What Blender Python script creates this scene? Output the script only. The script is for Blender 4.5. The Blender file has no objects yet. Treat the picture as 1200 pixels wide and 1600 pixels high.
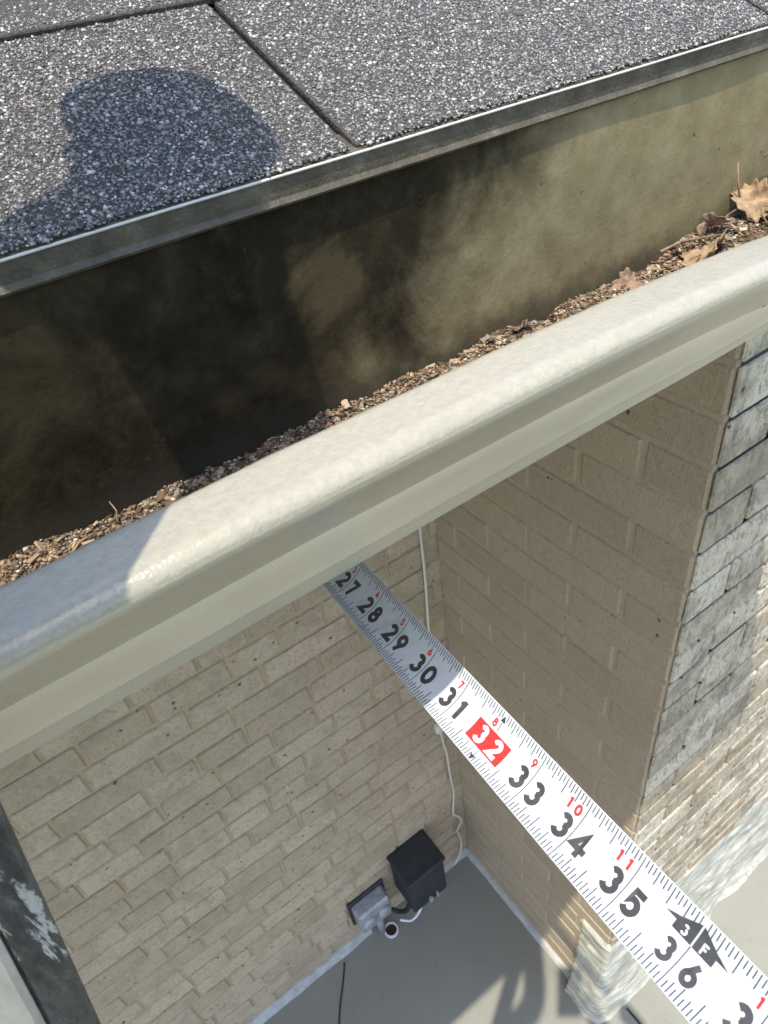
import bpy, bmesh, math, random
import numpy as np
from mathutils import Vector, Matrix, noise
R = math.radians
rnd = random.Random(7)
rng = np.random.default_rng(11)
sc = bpy.context.scene
col = sc.collection

# ---------------------------------------------------------------- camera, sky, sun, exposure
cam_d = bpy.data.cameras.new('camera')
cam = bpy.data.objects.new('camera', cam_d); col.objects.link(cam); sc.camera = cam
RT = Vector((0.81042481, -0.5734992, -0.11962561))
DN = Vector((-0.44487149, -0.46958536, -0.76261324))
FW = Vector((0.38118365, 0.67125871, -0.63569707))
cam.matrix_world = Matrix(((RT.x, -DN.x, -FW.x, 0), (RT.y, -DN.y, -FW.y, 0), (RT.z, -DN.z, -FW.z, 0), (0, 0, 0, 1)))
cam_d.sensor_fit = 'VERTICAL'; cam_d.sensor_height = 36; cam_d.sensor_width = 27
cam_d.lens = 24.87
cam_d.clip_start = 0.02; cam_d.clip_end = 500
cam_d.dof.use_dof = True; cam_d.dof.focus_distance = 0.42; cam_d.dof.aperture_fstop = 30

SUN = Vector((-0.27, -0.1835, 1.0)).normalized()          # direction towards the sun
w = bpy.data.worlds.new("World"); sc.world = w; w.use_nodes = True
nt = w.node_tree
sky = nt.nodes.new('ShaderNodeTexSky'); sky.sky_type = 'NISHITA'; sky.sun_disc = False
sky.sun_elevation = math.asin(SUN.z); sky.sun_rotation = math.atan2(SUN.x, SUN.y)
sky.dust_density = 1.5; sky.ozone_density = 1.0
bg = nt.nodes['Background']; bg.inputs[1].default_value = 0.15
nt.links.new(sky.outputs[0], bg.inputs[0])
sd = bpy.data.lights.new('sun', 'SUN'); so = bpy.data.objects.new('sun', sd); col.objects.link(so)
sd.energy = 2.0; sd.angle = R(0.53); sd.color = (1.0, 0.93, 0.80)
so.rotation_euler = SUN.to_track_quat('Z', 'Y').to_euler(); so.location = (0, 0, 6)
sc.view_settings.view_transform = 'Standard'; sc.view_settings.look = 'None'
sc.view_settings.gamma = 1; sc.view_settings.exposure = 1.4
sc.cycles.max_bounces = 8; sc.cycles.diffuse_bounces = 5

# ---------------------------------------------------------------- helpers
def link(o, parent=None):
    col.objects.link(o)
    if parent is not None: o.parent = parent
    return o
def tag(o, label=None, cat=None, group=None, kind=None):
    if label: o['label'] = label
    if cat: o['category'] = cat
    if group: o['group'] = group
    if kind: o['kind'] = kind
    return o
def thing(name, label, cat, group=None, loc=(0, 0, 0)):
    o = bpy.data.objects.new(name, None); o.empty_display_size = .05; o.location = loc
    return tag(link(o), label, cat, group)
class MB:
    def __init__(s): s.v = []; s.f = []; s.c = []
    def add(s, vs, fs, c=None):
        b = len(s.v); s.v += [tuple(p) for p in vs]; s.f += [tuple(i + b for i in f) for f in fs]
        s.c += [c if c is not None else (.5, .5, .5)] * len(vs)
    def box(s, lo, hi, ch=0.0, c=None, M=None, jit=0.0):
        lo = Vector(lo); hi = Vector(hi); ctr = (lo + hi) / 2; h = (hi - lo) / 2
        vs = []; idx = {}
        for sx in (-1, 1):
            for sy in (-1, 1):
                for sz in (-1, 1):
                    for a in range(3):
                        q = [h.x, h.y, h.z]
                        for k in range(3):
                            if k != a: q[k] -= ch
                        p = Vector((sx * q[0], sy * q[1], sz * q[2]))
                        if jit: p += Vector((rnd.uniform(-jit, jit), rnd.uniform(-jit, jit), rnd.uniform(-jit, jit)))
                        if M is not None: p = M @ p
                        idx[(sx, sy, sz, a)] = len(vs); vs.append(ctr + p)
        fs = []
        def orient(f, n):
            a, b, d = (vs[f[0]], vs[f[1]], vs[f[2]])
            nn = (b - a).cross(d - a); nref = M @ Vector(n) if M is not None else Vector(n)
            fs.append(f if nn.dot(nref) > 0 else f[::-1])
        for a in range(3):
            o1, o2 = [k for k in range(3) if k != a]
            for s_ in (-1, 1):
                f = []
                for (u, v_) in ((-1, -1), (1, -1), (1, 1), (-1, 1)):
                    sg = [0, 0, 0]; sg[a] = s_; sg[o1] = u; sg[o2] = v_
                    f.append(idx[(*sg, a)])
                n = [0, 0, 0]; n[a] = s_; orient(f, n)
        if ch > 0:
            for a in range(3):
                o1, o2 = [k for k in range(3) if k != a]
                for u in (-1, 1):
                    for v_ in (-1, 1):
                        def k_(sa, ax):
                            sg = [0, 0, 0]; sg[a] = sa; sg[o1] = u; sg[o2] = v_
                            return idx[(*sg, ax)]
                        n = [0, 0, 0]; n[o1] = u; n[o2] = v_
                        orient([k_(-1, o1), k_(1, o1), k_(1, o2), k_(-1, o2)], n)
            for sx in (-1, 1):
                for sy in (-1, 1):
                    for sz in (-1, 1):
                        orient([idx[(sx, sy, sz, 0)], idx[(sx, sy, sz, 1)], idx[(sx, sy, sz, 2)]], (sx, sy, sz))
        s.add(vs, fs, c)
    def tube(s, pts, rad, n=10, c=None, cap=True):
        pts = [Vector(p) for p in pts]; rings = []
        up = Vector((.3, .2, 1)).normalized()
        vs = []; fs = []
        for i, p in enumerate(pts):
            t = (pts[min(i + 1, len(pts) - 1)] - pts[max(i - 1, 0)]).normalized()
            a = t.cross(up)
            if a.length < 1e-3: a = t.cross(Vector((1, 0, 0)))
            a.normalize(); b = t.cross(a)
            r = rad[i] if isinstance(rad, (list, tuple)) else rad
            for k in range(n):
                th = 2 * math.pi * k / n
                vs.append(p + a * (r * math.cos(th)) + b * (r * math.sin(th)))
        for i in range(len(pts) - 1):
            for k in range(n):
                k2 = (k + 1) % n
                fs.append((i * n + k, i * n + k2, (i + 1) * n + k2, (i + 1) * n + k))
        if cap:
            fs.append(tuple(range(n - 1, -1, -1))); fs.append(tuple((len(pts) - 1) * n + k for k in range(n)))
        s.add(vs, fs, c)
    def build(s, name, mat, parent=None, smooth=False, colname=None):
        me = bpy.data.meshes.new(name); me.from_pydata(s.v, [], s.f); me.update()
        if colname:
            at = me.color_attributes.new(colname, 'FLOAT_COLOR', 'POINT')
            arr = np.ones((len(s.v), 4), dtype=np.float32); arr[:, :3] = np.array(s.c, dtype=np.float32)
            at.data.foreach_set('color', arr.ravel())
        if smooth: me.polygons.foreach_set('use_smooth', [True] * len(me.polygons))
        me.materials.append(mat)
        return link(bpy.data.objects.new(name, me), parent)

def smooth01(x): x = max(0., min(1., x)); return x * x * (3 - 2 * x)
def sm(a, b, x): return smooth01((x - a) / (b - a))

# ---------------------------------------------------------------- materials
class NT:
    def __init__(s, name, rough=.8, spec=.3, metal=0.):
        s.m = bpy.data.materials.new(name); s.m.use_nodes = True; s.t = s.m.node_tree
        s.b = s.t.nodes['Principled BSDF']
        s.b.inputs['Roughness'].default_value = rough
        s.b.inputs['Specular IOR Level'].default_value = spec
        s.b.inputs['Metallic'].default_value = metal
        s.tc = s.t.nodes.new('ShaderNodeTexCoord')
    def n(s, typ, **kw):
        nd = s.t.nodes.new('ShaderNode' + typ)
        for k, v in kw.items(): setattr(nd, k, v)
        return nd
    def l(s, a, b): s.t.links.new(a, b)
    def noise(s, scale, detail=4, rough=.55, vec=None, mapscale=None, dist=0.):
        nd = s.n('TexNoise'); nd.inputs['Scale'].default_value = scale; nd.inputs['Detail'].default_value = detail
        nd.inputs['Roughness'].default_value = rough; nd.inputs['Distortion'].default_value = dist
        v = vec or s.tc.outputs['Object']
        if mapscale:
            mp = s.n('Mapping'); mp.inputs['Scale'].default_value = mapscale; s.l(v, mp.inputs[0]); v = mp.outputs[0]
        s.l(v, nd.inputs['Vector']); return nd.outputs[0]
    def vor(s, scale, feature='F1', out='Distance', vec=None):
        nd = s.n('TexVoronoi', feature=feature); nd.inputs['Scale'].default_value = scale
        s.l(vec or s.tc.outputs['Object'], nd.inputs['Vector']); return nd.outputs[out]
    def ramp(s, f, stops):
        nd = s.n('ValToRGB'); e = nd.color_ramp.elements
        while len(e) < len(stops): e.new(.5)
        for i, (p, c) in enumerate(stops):
            e[i].position = p; e[i].color = (*c, 1) if isinstance(c, tuple) else (c, c, c, 1)
        s.l(f, nd.inputs[0]); return nd.outputs[0]
    def mix(s, f, a, b, mode='MIX'):
        nd = s.n('Mix', data_type='RGBA', blend_type=mode)
        for k, v in ((0, f), (6, a), (7, b)):
            if isinstance(v, tuple): nd.inputs[k].default_value = (*v, 1)
            elif isinstance(v, (int, float)): nd.inputs[k].default_value = v
            else: s.l(v, nd.inputs[k])
        return nd.outputs[2]
    def math(s, op, a, b=None, c=None, clamp=False):
        nd = s.n('Math', operation=op); nd.use_clamp = clamp
        for k, v in enumerate((a, b, c)):
            if v is None: continue
            if isinstance(v, (int, float)): nd.inputs[k].default_value = v
            else: s.l(v, nd.inputs[k])
        return nd.outputs[0]
    def mr(s, v, a, b, c=0., d=1., interp='SMOOTHSTEP'):
        nd = s.n('MapRange', interpolation_type=interp)
        for k, x in ((1, a), (2, b), (3, c), (4, d)): nd.inputs[k].default_value = x
        s.l(v, nd.inputs[0]); return nd.outputs[0]
    def attr(s, name):
        nd = s.n('Attribute'); nd.attribute_name = name; return nd
    def base(s, v):
        if isinstance(v, tuple): s.b.inputs['Base Color'].default_value = (*v, 1)
        else: s.l(v, s.b.inputs['Base Color'])
        return s
    def bump(s, h, dist=.001, strength=1., prev=None):
        nd = s.n('Bump'); nd.inputs['Distance'].default_value = dist; nd.inputs['Strength'].default_value = strength
        s.l(h, nd.inputs['Height'])
        if prev is not None: s.l(prev, nd.inputs['Normal'])
        s.l(nd.outputs[0], s.b.inputs['Normal']); return nd.outputs[0]
    def xyz(s):
        nd = s.n('SeparateXYZ'); s.l(s.tc.outputs['Object'], nd.inputs[0]); return nd.outputs

M = {}
# painted gutter metal (front, lip): cream paint, with dirt and painted shade in the band tone
q = NT('gutter_paint', .3, .75)
a = q.noise(28, 6, .65); d = q.noise(260, 3, .7); big = q.noise(7, 3)
c = q.ramp(a, [(.30, (.80, .71, .53)), (.7, (.85, .76, .58))])
c = q.mix(q.mr(d, .50, .75, 0, .12), c, (.50, .45, .34))
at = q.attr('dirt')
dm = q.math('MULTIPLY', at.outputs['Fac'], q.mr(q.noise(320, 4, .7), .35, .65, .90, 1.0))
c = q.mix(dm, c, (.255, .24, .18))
q.base(c)
q.l(q.mr(big, .3, .7, .17, .26), q.b.inputs['Roughness'])
b1 = q.bump(q.noise(1000, 2, .5), .0003, .7)
q.bump(q.noise(60, 3, .6), .0006, .12, b1)
M['gutter'] = q.m

# gutter inside back panel: tan paint under black mould
q = NT('mouldy_metal', .95, .06)
X, Y, Z = q.xyz()
n1 = q.noise(14, 6, .62, dist=.6); n2 = q.noise(45, 5, .65); n3 = q.noise(400, 2, .6)
e = q.math('SUBTRACT', X, q.math('MULTIPLY', Z, -1.0))       # x - |z|  : diagonal border of the black mould
ee = q.math('ADD', X, q.math('MULTIPLY', Z, -1.15))          # x + 1.15|z|
v = q.math('ADD', ee, q.math('MULTIPLY', q.math('SUBTRACT', n1, .5), .20))
v = q.math('ADD', v, q.math('MULTIPLY', q.math('SUBTRACT', n2, .5), .05))
cl = q.mr(v, .335, .46)
tan = q.ramp(n2, [(.3, (.21, .17, .085)), (.7, (.31, .26, .145))])
tan = q.mix(q.mr(n3, .5, .8, 0, .4), tan, (.17, .15, .09))
mould = q.mix(q.mr(n2, .35, .7, 0, .75), q.ramp(n1, [(.3, (.012, .010, .006)), (.5, (.026, .021, .012)), (.68, (.075, .056, .028))]), q.ramp(q.noise(110, 5, .75), [(.3, (.010, .008, .005)), (.7, (.07, .055, .030))]))
c = q.mix(cl, mould, tan)
# worn clean patch in the mould
pv = q.n('VectorMath', operation='DISTANCE'); q.l(q.tc.outputs['Object'], pv.inputs[0]); pv.inputs[1].default_value = (.155, .289, -.134)
pd = q.math('ADD', pv.outputs['Value'], q.math('MULTIPLY', q.math('SUBTRACT', n1, .5), .14))
c = q.mix(q.mr(pd, .000, .020, .28, 0), c, (.20, .155, .07))
# darker rim along the debris
deb_rim = q.mr(q.math('ADD', Z, q.math('MULTIPLY', q.math('SUBTRACT', n2, .5), .03)), -.195, -.165, .75, 0)
c = q.mix(deb_rim, c, (.05, .045, .035))
spk = q.noise(160, 2, .5); c = q.mix(q.mr(spk, .70, .76, 0, .7), c, (.05, .05, .02))
q.base(c); q.bump(n3, .0005, .4)
M['mould'] = q.m

# drip edge
q = NT('drip_edge_metal', .5, .4)
n2 = q.noise(60, 5, .7); n3 = q.noise(500, 3, .6)
c = q.ramp(n2, [(.3, (.05, .042, .025)), (.55, (.10, .086, .055)), (.75, (.20, .175, .12))])
c = q.mix(q.mr(n3, .5, .72, 0, .7), c, (.09, .085, .07)); q.base(c); q.bump(n3, .0008, .7)
M['drip'] = q.m
q = NT('bright_trim', .35, .5); q.base(q.ramp(q.noise(120, 4), [(.3, (.55, .53, .47)), (.7, (.72, .70, .64))])); M['trim'] = q.m

# shingle base and granules
q = NT('asphalt_shingle', .95, .1); q.base(q.ramp(q.noise(900, 3, .7), [(.35, (.03, .029, .028)), (.7, (.13, .12, .11))]))
q.bump(q.noise(700, 3), .001); M['shingle'] = q.m
q = NT('tar', .7, .2); q.base((.010, .010, .012)); M['tar'] = q.m
q = NT('granules', .32, .8); q.base(q.attr('tone').outputs['Color']); M['granule'] = q.m

# brick
def brick_mat(name, c0, c1, dark, speck, k, streak=1., pits=1., bmp=1.):
    q = NT(name, .92, .15)
    t = q.attr('tone').outputs['Fac']
    n1 = q.noise(16, 5, .62, dist=.3); n2 = q.noise(85, 5, .7, mapscale=(1, 1, streak)); n3 = q.noise(420, 3, .6)
    n4 = q.noise(150, 4, .75, mapscale=(1, 1, streak))
    c = q.mix(t, c0, c1)
    c = q.mix(q.mr(n1, .42, .70, 0, k), c, dark)
    c = q.mix(q.mr(n2, .50, .66, 0, k), c, dark)
    c = q.mix(q.mr(n4, .50, .68, 0, k * .9), c, tuple(x * .75 for x in dark))
    c = q.mix(q.mr(n3, .4, .7, 0, .3), c, tuple(x * .6 for x in c0))
    pit = q.vor(38); sel = q.noise(30, 1)
    pm = q.math('MULTIPLY', q.mr(q.math('ADD', q.math('MULTIPLY', pit, 1.25), q.math('MULTIPLY', q.math('SUBTRACT', n2, .5), .35)), .10, .20, 1, 0), q.mr(sel, .56 + .1 * (1 - pits), .62 + .1 * (1 - pits)))
    c = q.mix(pm, c, speck); q.base(c)
    b1 = q.bump(q.math('SUBTRACT', n2, q.math('MULTIPLY', pm, 1.2)), .009, .9 * bmp)
    b2 = q.bump(n4, .004, .7 * bmp, b1)
    q.bump(n3, .0015, .6, b2)
    return q.m
M['brick'] = brick_mat('tan_brick', (.57, .45, .31), (.72, .575, .41), (.42, .325, .22), (.20, .14, .08), .55)
M['brick_f'] = brick_mat('pale_brick', (.54, .44, .31), (.84, .735, .56), (.27, .22, .16), (.14, .11, .08), .8, .45)
M['brick_s'] = brick_mat('shaded_tan_brick', (.47, .375, .265), (.53, .425, .30), (.40, .32, .22), (.14, .10, .06), .3, 1., .3, .6)  # same brick, darker than the front copy: the wall's shade is in its colour
q = NT('mortar', .95, .1); q.base(q.ramp(q.noise(60, 5, .7), [(.3, (.40, .315, .20)), (.7, (.54, .43, .28))])); q.bump(q.noise(300, 3), .002); M['mortar'] = q.m
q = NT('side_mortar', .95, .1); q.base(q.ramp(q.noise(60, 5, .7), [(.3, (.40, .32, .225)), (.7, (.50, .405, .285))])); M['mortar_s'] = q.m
q = NT('grey_mortar', .95, .1); q.base(q.ramp(q.noise(60, 5, .7), [(.3, (.08, .075, .07)), (.7, (.16, .15, .14))])); q.bump(q.noise(300, 3), .002); M['mortar_f'] = q.m
q = NT('pale_parging', .85, .2)
wv = q.noise(9, 5, .6, mapscale=(1, 1, 5), dist=1.5)
q.base(q.ramp(wv, [(.35, (.30, .285, .22)), (.55, (.50, .48, .40)), (.7, (.64, .62, .54))])); q.bump(q.noise(40, 4, .7, mapscale=(1, 1, 2.5)), .005, .4); M['parge'] = q.m
q = NT('sealant', .6, .3); q.base(q.ramp(q.noise(40, 4), [(.3, (.34, .34, .32)), (.7, (.48, .48, .46))])); M['seal'] = q.m
# concrete
q = NT('concrete', .9, .2)
n1 = q.noise(3, 6, .6); n2 = q.noise(60, 5, .7); n3 = q.noise(500, 2)
c = q.ramp(n1, [(.3, (.222, .220, .186)), (.7, (.268, .262, .222))])
c = q.mix(q.mr(n2, .5, .8, 0, .35), c, (.31, .30, .26)); c = q.mix(q.mr(n3, .58, .72, 0, .5), c, (.13, .125, .11)); c = q.mix(q.mr(q.noise(9, 6, .7, dist=1.), .55, .75, 0, .35), c, (.16, .15, .125))
q.base(c); q.bump(n2, .0015, .5); M['concrete'] = q.m
q = NT('joint', .95, .1); q.base((.05, .05, .05)); M['joint'] = q.m
q = NT('lawn', .95, .1); q.base(q.ramp(q.noise(5, 6, .7), [(.3, (.05, .075, .02)), (.7, (.09, .12, .04))])); M['lawn'] = q.m
# tape
q = NT('tape_lacquer', .32, .5)
X, Y, Z = q.xyz()
q.base(q.ramp(q.noise(45, 5, .65), [(.30, (.56, .60, .66)), (.5, (.64, .675, .72)), (.62, (.54, .56, .58)), (.75, (.60, .63, .68))]))
q.b.inputs['Coat Weight'].default_value = .3; q.b.inputs['Coat Roughness'].default_value = .25
q.bump(q.noise(60, 3), .0006, .3); M['tape'] = q.m
q = NT('black_print', .35, .6); q.base(q.ramp(q.noise(90, 4), [(.3, (.035, .035, .04)), (.7, (.07, .07, .075))])); M['ink'] = q.m
q = NT('red_print', .4, .4); q.base((.62, .035, .035)); M['red'] = q.m
q = NT('white_print', .4, .4); q.base((.78, .80, .82)); M['white'] = q.m
q = NT('tick_print', .45, .3); q.base((.07, .085, .11)); M['tick'] = q.m
# others
q = NT('black_plastic', .55, .35); q.base(q.ramp(q.noise(30, 5), [(.3, (.022, .024, .03)), (.7, (.04, .042, .048))])); M['blackbox'] = q.m
q = NT('grey_cast_metal', .5, .4, .2); q.base(q.ramp(q.noise(50, 5), [(.3, (.26, .27, .28)), (.7, (.42, .43, .44))])); M['grey'] = q.m
q = NT('white_wire', .5, .3); q.base((.68, .64, .55)); M['wire'] = q.m
q = NT('white_cap', .4, .4); q.base((.75, .76, .78)); M['cap'] = q.m
q = NT('rust_hole', .9, .1); q.base((.05, .035, .025)); M['hole'] = q.m
q = NT('scuffed_black_rail', .45, .5)
X, Y, Z = q.xyz()
n1 = q.noise(60, 5, .7, mapscale=(1, 1, .35)); n2 = q.noise(170, 4, .7, mapscale=(1, 1, .10)); n3 = q.noise(200, 5, .8, mapscale=(1, 1, .3))
c = q.ramp(n3, [(.35, (.018, .018, .019)), (.55, (.055, .055, .055)), (.75, (.16, .16, .155))])
sc1 = q.math('MULTIPLY', q.mr(n1, .50, .55), q.mr(n2, .55, .59))
c = q.mix(sc1, c, (.50, .49, .45)); c = q.mix(q.mr(n2, .62, .72, 0, .6), c, (.35, .34, .32))
q.base(c); q.bump(n3, .001, .8); M['rail'] = q.m
q = NT('worn_aluminium', .5, .5, .35)
n2 = q.noise(60, 5, .7, mapscale=(1, 1, .3)); c = q.ramp(n2, [(.3, (.42, .40, .35)), (.6, (.62, .60, .54)), (.75, (.72, .70, .65))])
q.base(c); q.bump(n2, .0008, .5); M['alu'] = q.m
q = NT('soffit_paint', .6, .3); q.base((.62, .59, .50)); M['soffit'] = q.m
q = NT('debris', .95, .1)
n1 = q.noise(250, 4, .7); q.base(q.ramp(n1, [(.3, (.05, .032, .02)), (.5, (.13, .09, .06)), (.7, (.24, .18, .12))])); q.bump(n1, .003, 1); M['soil'] = q.m
q = NT('debris_bits', .85, .2); q.base(q.attr('tone').outputs['Color']); M['bits'] = q.m
def leaf_mat(name, c0, c1):
    q = NT(name, .75, .25); n1 = q.noise(120, 5, .7)
    q.base(q.ramp(n1, [(.3, c0), (.65, c1)])); q.bump(n1, .001, .8); return q.m
M['leaf_tan'] = leaf_mat('dry_leaf_tan', (.17, .11, .06), (.40, .29, .175))
M['leaf_brown'] = leaf_mat('dry_leaf_brown', (.13, .08, .055), (.33, .23, .16))
q = NT('skin', .55, .35); q.base((.55, .33, .23)); M['skin'] = q.m
q = NT('dark_cloth', .9, .1); q.base((.04, .05, .08)); M['cloth'] = q.m
q = NT('hair', .7, .3); q.base((.03, .02, .015)); M['hair'] = q.m

# ---------------------------------------------------------------- key dimensions (metres, camera at the origin)
YB = .29; ZD = -.0735; PITCH = .45; YW = .92; XW = .64; YF = .35; ZG = -2.45
CP = .0679; Z0 = -.4605                                   # brick course pitch and a joint level

# ---------------------------------------------------------------- ground
mb = MB(); mb.box((-60, -60, ZG - .5), (60, 60, ZG - .06)); tag(mb.build('lawn', M['lawn']), kind='structure')
mb = MB()
slabs = [(-3.2, -1.45), (-1.442, .700), (.706, 2.3), (2.306, 4.6)]
for i, (x0, x1) in enumerate(slabs):
    for (y0, y1) in ((-3.6, -2.008), (-2.0, -.408), (-.4, .9225)):
        if y1 > .4 and x0 > .65: y1 = .42
        mb.box((x0, y0, ZG - .1), (x1, y1, ZG), .003)
tag(mb.build('concrete_patio', M['concrete']), kind='structure')
mb = MB(); mb.box((-3.25, -3.65, ZG - .12), (4.65, .93, ZG - .012)); tag(mb.build('patio_joint_filler', M['joint']), kind='structure')

m = MB(); A = Vector((.116, .889, ZG + .0015)); B = Vector((-.36, .29, ZG + .0015)); nn = 40; dn = Vector((.78, -.62, 0))
for i in range(nn + 1):
    p = A.lerp(B, i / nn) + dn * (.003 * noise.noise(Vector((i * .25, 0, 0)))); wd = .003
    m.v += [tuple(p - dn * wd), tuple(p + dn * wd)]; m.c += [(0,) * 3] * 2
for i in range(nn): m.f.append((2 * i, 2 * i + 1, 2 * i + 3, 2 * i + 2))
tag(m.build('patio_crack', M['joint']), kind='structure')

# ---------------------------------------------------------------- house
house = thing('brick_house', 'tan brick house corner under the eave with a wall recess and projecting pillar', 'house')
BL = .194; JT = .0075; BH = CP - JT; PRO = .005
ZT = -.245
def tone(lo=0., hi=1.):
    t = rnd.uniform(lo, hi); return (t, t, t)
def courses():
    k0 = int(math.floor((ZG - Z0) / CP)) ; k1 = int(math.ceil((ZT - Z0) / CP)) - 1
    for k in range(k0, k1): yield k, Z0 + k * CP + JT / 2
# rear wall, faces -y
mb = MB(); mm = MB()
mm.box((-4.0, YW + PRO, ZG - .3), (XW + .06, YW + .1, ZT - .002)); 
for k, z in courses():
    x = XW + .09 - (k % 2) * (BL + JT) / 2 - rnd.uniform(0, .05)
    if z < -1.9 and False: continue
    while x > -2.6:
        j = rnd.uniform(-.0012, .0012); dz = rnd.uniform(-.0012, .0012)
        bl = rnd.choice([.095, .100, .120, .150, .194]); th_ = rnd.uniform(-.0022, .0010)
        mb.box((x - bl, YW + j, z + dz - th_ * .5), (x, YW + .07, z + BH + dz), .0030, tone(), jit=.0010); x -= bl + JT
rw = mb.build('rear_wall', M['brick'], house, colname='tone'); mm.build('mortar', M['mortar'], rw)
# side wall, faces -x  (x = XW) from YF back to YW
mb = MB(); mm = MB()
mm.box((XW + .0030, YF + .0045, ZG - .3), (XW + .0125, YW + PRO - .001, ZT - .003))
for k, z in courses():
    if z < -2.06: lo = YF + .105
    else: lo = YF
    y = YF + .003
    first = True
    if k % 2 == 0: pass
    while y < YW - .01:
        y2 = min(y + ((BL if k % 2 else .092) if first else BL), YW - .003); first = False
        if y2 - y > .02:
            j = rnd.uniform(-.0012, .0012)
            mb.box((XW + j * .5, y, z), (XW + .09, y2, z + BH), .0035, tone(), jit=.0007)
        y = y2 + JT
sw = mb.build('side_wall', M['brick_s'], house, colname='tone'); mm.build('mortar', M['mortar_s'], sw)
# front wall (pillar), faces -y, starts at x = XW
mb = MB(); mm = MB()
mm.box((XW + .0130, YF + .0032, ZG - .3), (XW + .1, YF + .0095, ZT - .001)); mm.box((XW + .1105, YF + .0040, ZG - .3), (4.6, YF + .10, ZT - .001))
for k, z in courses():
    x = XW
    first = True
    while x < 4.5:
        if first:
            if k % 2: mb.box((XW + .0035, YF - .003, z), (XW + .092, YF + .0025, z + BH), .0022, tone(), jit=.0007); x = XW + .092 + JT
            else: mb.box((XW + .0035, YF - .003, z), (XW + BL, YF + .0025, z + BH), .0022, tone(), jit=.0007); x = XW + BL + JT
            first = False; continue
        j = rnd.uniform(-.0015, .0015)
        mb.box((x, YF - .003 + j, z), (x + BL, YF + .07, z + BH), .0035, tone(), jit=.0007); x += BL + JT
fw = mb.build('front_wall', M['brick_f'], house, colname='tone'); mm.build('mortar', M['mortar_f'], fw)

# parging: rough pale render over the foot of the front wall and its corner
def parge(name):
    vs = []; fs = []
    path = []
    y = YF + .088
    while y > YF: path.append((XW, y, -1, 0)); y -= .006
    path.append((XW, YF, -.7, -.7))
    x = XW + .006
    while x < 3.0: path.append((x, YF, 0, -1)); x += (.008 if x < 1.6 else .03)
    NZ = 44
    for i, (x, y, nx, ny) in enumerate(path):
        for j in range(NZ + 1):
            t = j / NZ
            top = -1.995 + .006 * noise.noise(Vector((x * 14, y * 14, 3)))
            z = ZG - .01 + (top - ZG + .01) * t
            o = .006 + .030 * (1 - t) ** 2.2 + .011 * noise.noise(Vector((x * 9, y * 9, z * 40))) + .0025 * noise.noise(Vector((x * 40, y * 40, z * 60)))
            if j == NZ: o = -.004
            if i == 0: o = -.004
            if t < .10: o += .018 * (1 + noise.noise(Vector((x * 11, y * 11, 9)))) * (1 - t / .10)
            vs.append((x + nx * o, y + ny * o, z))
    for i in range(len(path) - 1):
        for j in range(NZ):
            a = i * (NZ + 1) + j
            fs.append((a, a + NZ + 1, a + NZ + 2, a + 1))
    m = MB(); m.add(vs, fs); return m.build(name, M['parge'], house, smooth=True)
parge('foundation_parging')
# sealant strips along the foot of the rear and side walls
def seal(p0, p1, nrm, h, wd, seed):
    m = MB(); p0 = Vector(p0); p1 = Vector(p1); L = (p1 - p0).length; n = int(L / .008)
    nrm = Vector(nrm); vs = []; fs = []
    for i in range(n + 1):
        p = p0.lerp(p1, i / n)
        k1 = 1 + .35 * noise.noise(p * 14 + Vector((seed, 0, 0))) ; k2 = 1 + .3 * noise.noise(p * 22 + Vector((0, seed, 0)))
        prof = [(-.003, h * k1), (.004, h * k1), (.006 + wd * .2, h * .7 * k2), (wd * .7 * k2, h * .22), (wd * k1, -.004)]
        for (o, z) in prof: vs.append(p + nrm * o + Vector((0, 0, z)))
    for i in range(n):
        for j in range(4):
            a = i * 5 + j; fs.append((a, a + 5, a + 6, a + 1))
    m.add(vs, fs); m.build('sealant_strip', M['seal'], house, smooth=True)
seal((-3.0, YW, ZG), (.235, YW, ZG), (0, -1, 0), .024, .020, 1)
seal((.50, YW, ZG), (XW - .004, YW, ZG), (0, -1, 0), .018, .020, 2)
seal((XW, YW - .004, ZG), (XW, YF + .095, ZG), (-1, 0, 0), .014, .018, 3)

# eave: soffit, fascia, roof
mb = MB(); mb.box((-4.0, YB + .032, -.262), (4.6, YW + .12, ZT), .002); mb.build('soffit', M['soffit'], house)
mb = MB(); mb.box((-4.0, YB + .010, -.262), (4.6, YB + .030, ZD - .012), .001); mb.build('fascia', M['soffit'], house)

sl = Vector((0, 1, PITCH)).normalized(); nr = Vector((0, -PITCH, 1)).normalized(); RX = Vector((1, 0, 0))
MR = Matrix((RX, sl, nr)).transposed()
EO = Vector((0, YB - .0040, ZD + .0020 - .0040 * PITCH))       # shingle edge origin
def roofp(x, d, h): return EO + RX * x + sl * d + nr * h
roof = None
mb = MB()
mb.box((-4.0, .0012, -.03), (4.6, 3.0, -.0022), 0)
mb.v = [tuple(roofp(*p)) for p in mb.v]
roof = mb.build('roof', M['tar'], house)
mb = MB(); EXP = .127; TW = .3048; SLOT = .0036
tabs = []
for n in range(0, 8):
    off = .1757 + (TW / 2 if n % 2 else 0)
    k = -14
    while off + k * TW < 4.5:
        x0 = off + k * TW + SLOT / 2; x1 = x0 + TW - SLOT
        d0 = n * EXP + rnd.uniform(-.0012, .0012); d1 = n * EXP + EXP + .012
        h = .0008 + .0008 * (n % 3)
        m2 = MB(); m2.box((x0, d0, -.0028 + h), (x1, d1, .0004 + h), .0006)
        if n >= 1:
            m2.v = [(p[0], p[1], p[2] + max(0, (.03 - (p[1] - d0)) / .03) * .0007 + .0007) for p in m2.v]
        mb.add([roofp(*p) for p in m2.v], m2.f)
        tabs.append((n, x0, x1, d0, d1)); k += 1
sh = mb.build('shingles', M['shingle'], roof)
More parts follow.
